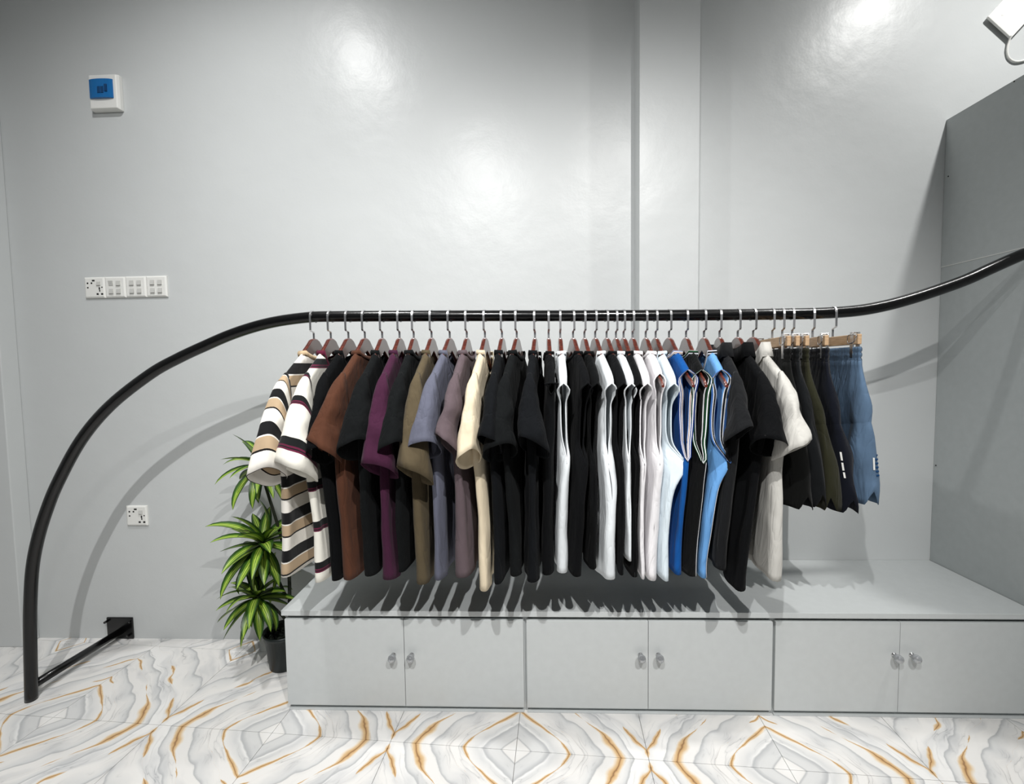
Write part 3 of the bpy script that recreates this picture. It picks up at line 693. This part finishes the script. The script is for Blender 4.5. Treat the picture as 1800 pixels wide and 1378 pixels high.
# ------------------------------------------------------------------ clip hangers with shorts
def shorts(idx, hx, endx, legx, boty, mat, label, extra=None):
    X = atY(hx, 552, YR).x; zr = rod_z(X); zt = zr+ROD_R-.1005; half = .165
    xe = atY(endx, 600, YR-half).x; yaw = math.asin(max(-.4, min(.4, (xe-X)/half)))
    h = thing('clip_hanger', 'pale wooden clip hanger holding the ' + label, 'hanger', (X, YR, zt), (0, 0, yaw), 'pale wooden clip hangers on the rail')
    obj('wood_bar', B(-.006, .006, -half, half, -.042, -.008), M_PALE, h, bevel=.002)
    obj('hook', hook_bm(zr-zt), M_STEEL, h, bevel=.0006)
    for s in (-1, 1):
        cpos = s*(half-.028)
        bm = bmesh.new(); box(bm, -.0115, -.0065, cpos-.0085, cpos+.0085, -.084, -.004); box(bm, .0065, .0115, cpos-.0085, cpos+.0085, -.084, -.004); box(bm, -.0115, .0115, cpos-.0085, cpos+.0085, -.004, .000)
        c = obj('clip', bm, M_STEEL, h, bevel=.001)
        pts = [(-.014, cpos-.02, -.034), (-.014, cpos+.03*-1, -.022), (-.014, cpos-.03, -.012), (-.014, cpos+.012, -.010), (-.014, cpos+.014, -.036), (-.014, cpos-.02, -.034)]
        obj('spring_wire', tube(bmesh.new(), catmull(pts, 4), .0016, 6), M_CHROME, c, True)
    g = thing('shorts', label, 'shorts', (X, YR, zt), (0, 0, yaw), 'shorts on clip hangers at the right end of the rail')
    ybot = YR-.20; pb_ = atY(legx, boty, ybot); L = zt-pb_.z; sway = (pb_.x-X-.2*math.sin(yaw)); sway = max(-.06, min(.06, sway)); ph = idx*1.7
    W = .168
    def ring(z, c, a, b, n=44, gather=0):
        out = []
        for k in range(n):
            t = 2*math.pi*k/n; ca, sa = math.cos(t), math.sin(t); dn = smooth01((-z-.1)/.3)
            y = sgn(ca)*abs(ca)**.75*a+c; x = sgn(sa)*abs(sa)**.8*b
            x += .008*dn*math.sin(y*34+ph+z*4)+.005*dn*math.sin(y*71+ph*2+z*6)+noise.noise(Vector((y*12+ph*3, z*9, sgn(sa))))*.010*dn
            x += gather*math.sin(t*30+ph)*.0030*(1 if sa > 0 else -1)
            x += sway*smooth01((-z-.06)/(L-.06))*(.6-.5*y/.2*.8)
            y += noise.noise(Vector((x*9, z*14+ph, t)))*.008*dn
            out.append(Vector((x, y, z)))
        return out
    M = C[mat]
    bm = bmesh.new(); loft(bm, [ring(-.050-.006*i, 0, W+(.003 if i % 3 else -.001), .0115+(.0022 if i % 3 else 0), 60, 1) for i in range(9)], uvs=lambda a, b: (b/60, a*.006)); obj('waistband', bm, M, g, True, solid=.002)
    cz = -.05-.30
    rings = [ring(-.094-(cz+.094)*-1*i/14*1, 0, W+.003+.052*smooth01(i/9)-.006*smooth01((i-11)/3), .0140+.018*smooth01(i/8)-.012*smooth01((i-9.5)/4.5), 60, max(0, 1-i/5)) for i in range(15)]
    bm = bmesh.new(); loft(bm, rings, uvs=lambda a, b: (b/60, a*.02)); obj('seat', bm, M, g, True, solid=.0016)
    for s in (-1, 1):
        rr = []
        for i in range(15):
            t = i/14; z = cz+.10+(-L-(cz+.10))*t
            r = ring(z, s*(.111+.009*t), .104+.012*smooth01(t*4), .018+.020*smooth01(t*1.7))
            if t > .95: r = [p+Vector((0, 0, .018*(p.y*s > .20)*0 + .02*(p.y-s*.12)*s)) for p in r]
            if t > .72:                                                # side slit in the hem
                lift = (t-.72)/.28
                r = [p+Vector((0, 0, .045*lift*max(0, 1-abs(k-(22 if s < 0 else (0 if k < 22 else 44)))/2.6))) for k, p in enumerate(r)]
            rr.append(r)
        bm = bmesh.new(); loft(bm, rr, uvs=lambda a, b: (b/44, a*.02)); lg = obj('leg', bm, M, g, True, solid=.0016)
        if extra and s < 0:
            for pk, zz, mt in extra:
                for z0, z1 in zz:
                    def at(z, k):
                        c_ = [q[k] for q in rr]
                        for a, b in zip(c_, c_[1:]):
                            if b.z <= z <= a.z: return a.lerp(b, (a.z-z)/(a.z-b.z+1e-9))
                        return c_[-2]
                    quad = []
                    for z, order in ((z0, (0, 1)), (z1, (1, 0))):
                        p = at(z, pk); n_ = at(z, pk+1)-at(z, pk-1); n_.z = 0; n_.normalize(); out = Vector((n_.y, -n_.x, 0))
                        if out.dot(Vector((0, -1, 0))+Vector((-.4, 0, 0))) < 0: out = -out
                        for q in order: quad.append(p+out*.0025+n_*(.0026*(1 if q else -1)))
                    bm = bmesh.new(); bm.faces.new([bm.verts.new(p) for p in quad])
                    obj('reflective_dash', bm, mt, lg, solid=.0012)
    return g
shorts(0, 1358, 1388, 1408, 892, 's_blk', 'black drawstring shorts next to the light grey polo')
shorts(1, 1375.5, 1404, 1436, 888, 's_char', 'charcoal shorts left of the olive shorts')
shorts(2, 1393, 1421, 1452, 893, 's_oli', 'olive green shorts among the black shorts')
shorts(3, 1429, 1456, 1482, 897, 's_nav', 'dark navy shorts with white reflective dashes', [(24, [(-.385, -.412), (-.419, -.444), (-.45, -.468)], M_WHITEP), (27, [(-.385, -.412), (-.42, -.436)], M_WHITEP)])
shorts(4, 1464.5, 1512, 1522, 884, 's_ste', 'steel blue shorts at the right end of the rail', [(20, [(-.395-.013*k, -.400-.013*k) for k in range(6)], M_BLUED), (21, [(-.408-.013*k, -.413-.013*k) for k in range(5)], M_BLUED), (22, [(-.405, -.445)], M_WHITEP)])

# ------------------------------------------------------------------ potted plant left of the cabinets
pb_ = atZ(487, 1184, 0); PR = .062
pcx, pcy = XC-.150, pb_.y+PR
plant = thing('potted_plant', 'tall dracaena with yellow-striped green leaves in a dark pot', 'plant', (pcx, pcy, 0))
bm = bmesh.new(); ph_ = .165
prof = [(PR*.96, 0), (PR, .003), (.078, .145), (.084, .147), (.086, ph_), (.081, ph_), (.074, .14), (.05, .138)]
lathe(bm, prof, (0, 0, 0), 32); obj('pot', bm, M_POT, plant, True)
bm = bmesh.new()
for k in range(240):
    a = random.random()*6.28; r = .075*math.sqrt(random.random()); z = .142+random.random()*.055*(1-r/.09)
    c = Vector((r*math.cos(a), r*math.sin(a), z)); d1 = Vector((random.uniform(-1, 1), random.uniform(-1, 1), random.uniform(-.2, 1))).normalized()*.011; d2 = d1.cross(Vector((random.random(), random.random(), random.random()))).normalized()*.005
    bm.faces.new([bm.verts.new(p) for p in (c-d1, c+d2, c+d1, c-d2)])
tag(obj('moss', bm, M_SOIL, plant), kind='stuff')
def leaf_me(L, W, droop, twist):
    bm = bmesh.new(); n = 9; rows = []; ul = bm.loops.layers.uv.verify(); pos = Vector((0, 0, 0)); ang = 0
    for i in range(n+1):
        t = i/n; w = W*(math.sin(math.pi*min(1, t*.93+.07))**.75)*(1-.25*t) if i < n else .0006
        if i: ang = -droop*t**1.4; pos = pos+Vector((math.cos(ang), 0, math.sin(ang)))*(L/n)
        nrm = Vector((-math.sin(ang), 0, math.cos(ang))); tw = twist*t
        sdv = Vector((0, 1, 0))*math.cos(tw)+nrm*math.sin(tw)
        rows.append([(pos+sdv*w*q/2+nrm*(.18*w*abs(q)), q) for q in (-1, -.5, 0, .5, 1)])
    vv = [[bm.verts.new(p) for p, q in r] for r in rows]
    for i in range(n):
        for j in range(4):
            f = bm.faces.new((vv[i][j], vv[i][j+1], vv[i+1][j+1], vv[i+1][j])); f.smooth = True
            for lp, (a, b) in zip(f.loops, ((i, j), (i, j+1), (i+1, j+1), (i+1, j))): lp[ul].uv = (b/4, a/n)
    me = bpy.data.meshes.new('leaf'); bm.to_mesh(me); bm.free(); me.materials.append(M_LEAF); return me
LEAVES = [leaf_me(.20, .054, .5, .3), leaf_me(.215, .050, .9, -.4), leaf_me(.175, .056, .35, .2), leaf_me(.19, .052, 1.1, .5), leaf_me(.155, .048, .7, -.2)]
crown = [(atY(458, 818, pcy-.02), 26, .88), (atY(463, 958, pcy-.06), 40, 1.08), (atY(452, 1052, pcy-.06), 30, 1.0)]
stem_top = crown[0][0]-plant.location
base = Vector((.01, .01, .12))
obj('stem', tube(bmesh.new(), catmull([base, Vector((.028, .01, .30)), Vector((.02, .01, .5)), stem_top+Vector((.01, 0, -.06)), stem_top], 6), [.009-.004*i/24 for i in range(25)], 8), M_STEM, plant, True)
for c_, zb in ((crown[1][0], .30), (crown[2][0], .19)):
    e = c_-plant.location; obj('stem', tube(bmesh.new(), catmull([Vector((.016, .01, zb)), Vector((.0, .0, zb+.05)).lerp(e, .35), e], 6), .006, 8), M_STEM, plant, True)
for ci, (c_, n, sc) in enumerate(crown):
    e = c_-plant.location
    for k in range(n):
        az = k*2.39996+ci; lev = k/n                     # low leaves droop, top leaves stand up
        el = math.radians(-52+118*lev**1.1+random.uniform(-9, 9))
        d = Vector((math.cos(az)*math.cos(el), math.sin(az)*math.cos(el), math.sin(el)))
        sc2 = sc*random.uniform(.86, 1.1)
        off = Vector((0, 0, .03*(lev-.5)))
        tip = c_+off+d*.19*sc2
        if tip.y > D-.02: 
            d.y = min(d.y, .12); d.normalize()
        if tip.x > XC-.03 and tip.z < .52: d.x = -abs(d.x)*.4-.15; d.normalize()
        up = Vector((0, 0, 1)) if abs(d.z) < .93 else Vector((1, 0, 0))
        yv = up.cross(d).normalized(); zv = d.cross(yv)
        o = bpy.data.objects.new('leaf', LEAVES[(k*3+ci) % 5]); COL.objects.link(o); o.parent = plant
        o.matrix_local = Matrix.Translation(e+off) @ Matrix(((d.x, yv.x, zv.x, 0), (d.y, yv.y, zv.y, 0), (d.z, yv.z, zv.z, 0), (0, 0, 0, 1))) @ Matrix.Diagonal((sc2, sc2, sc2, 1))
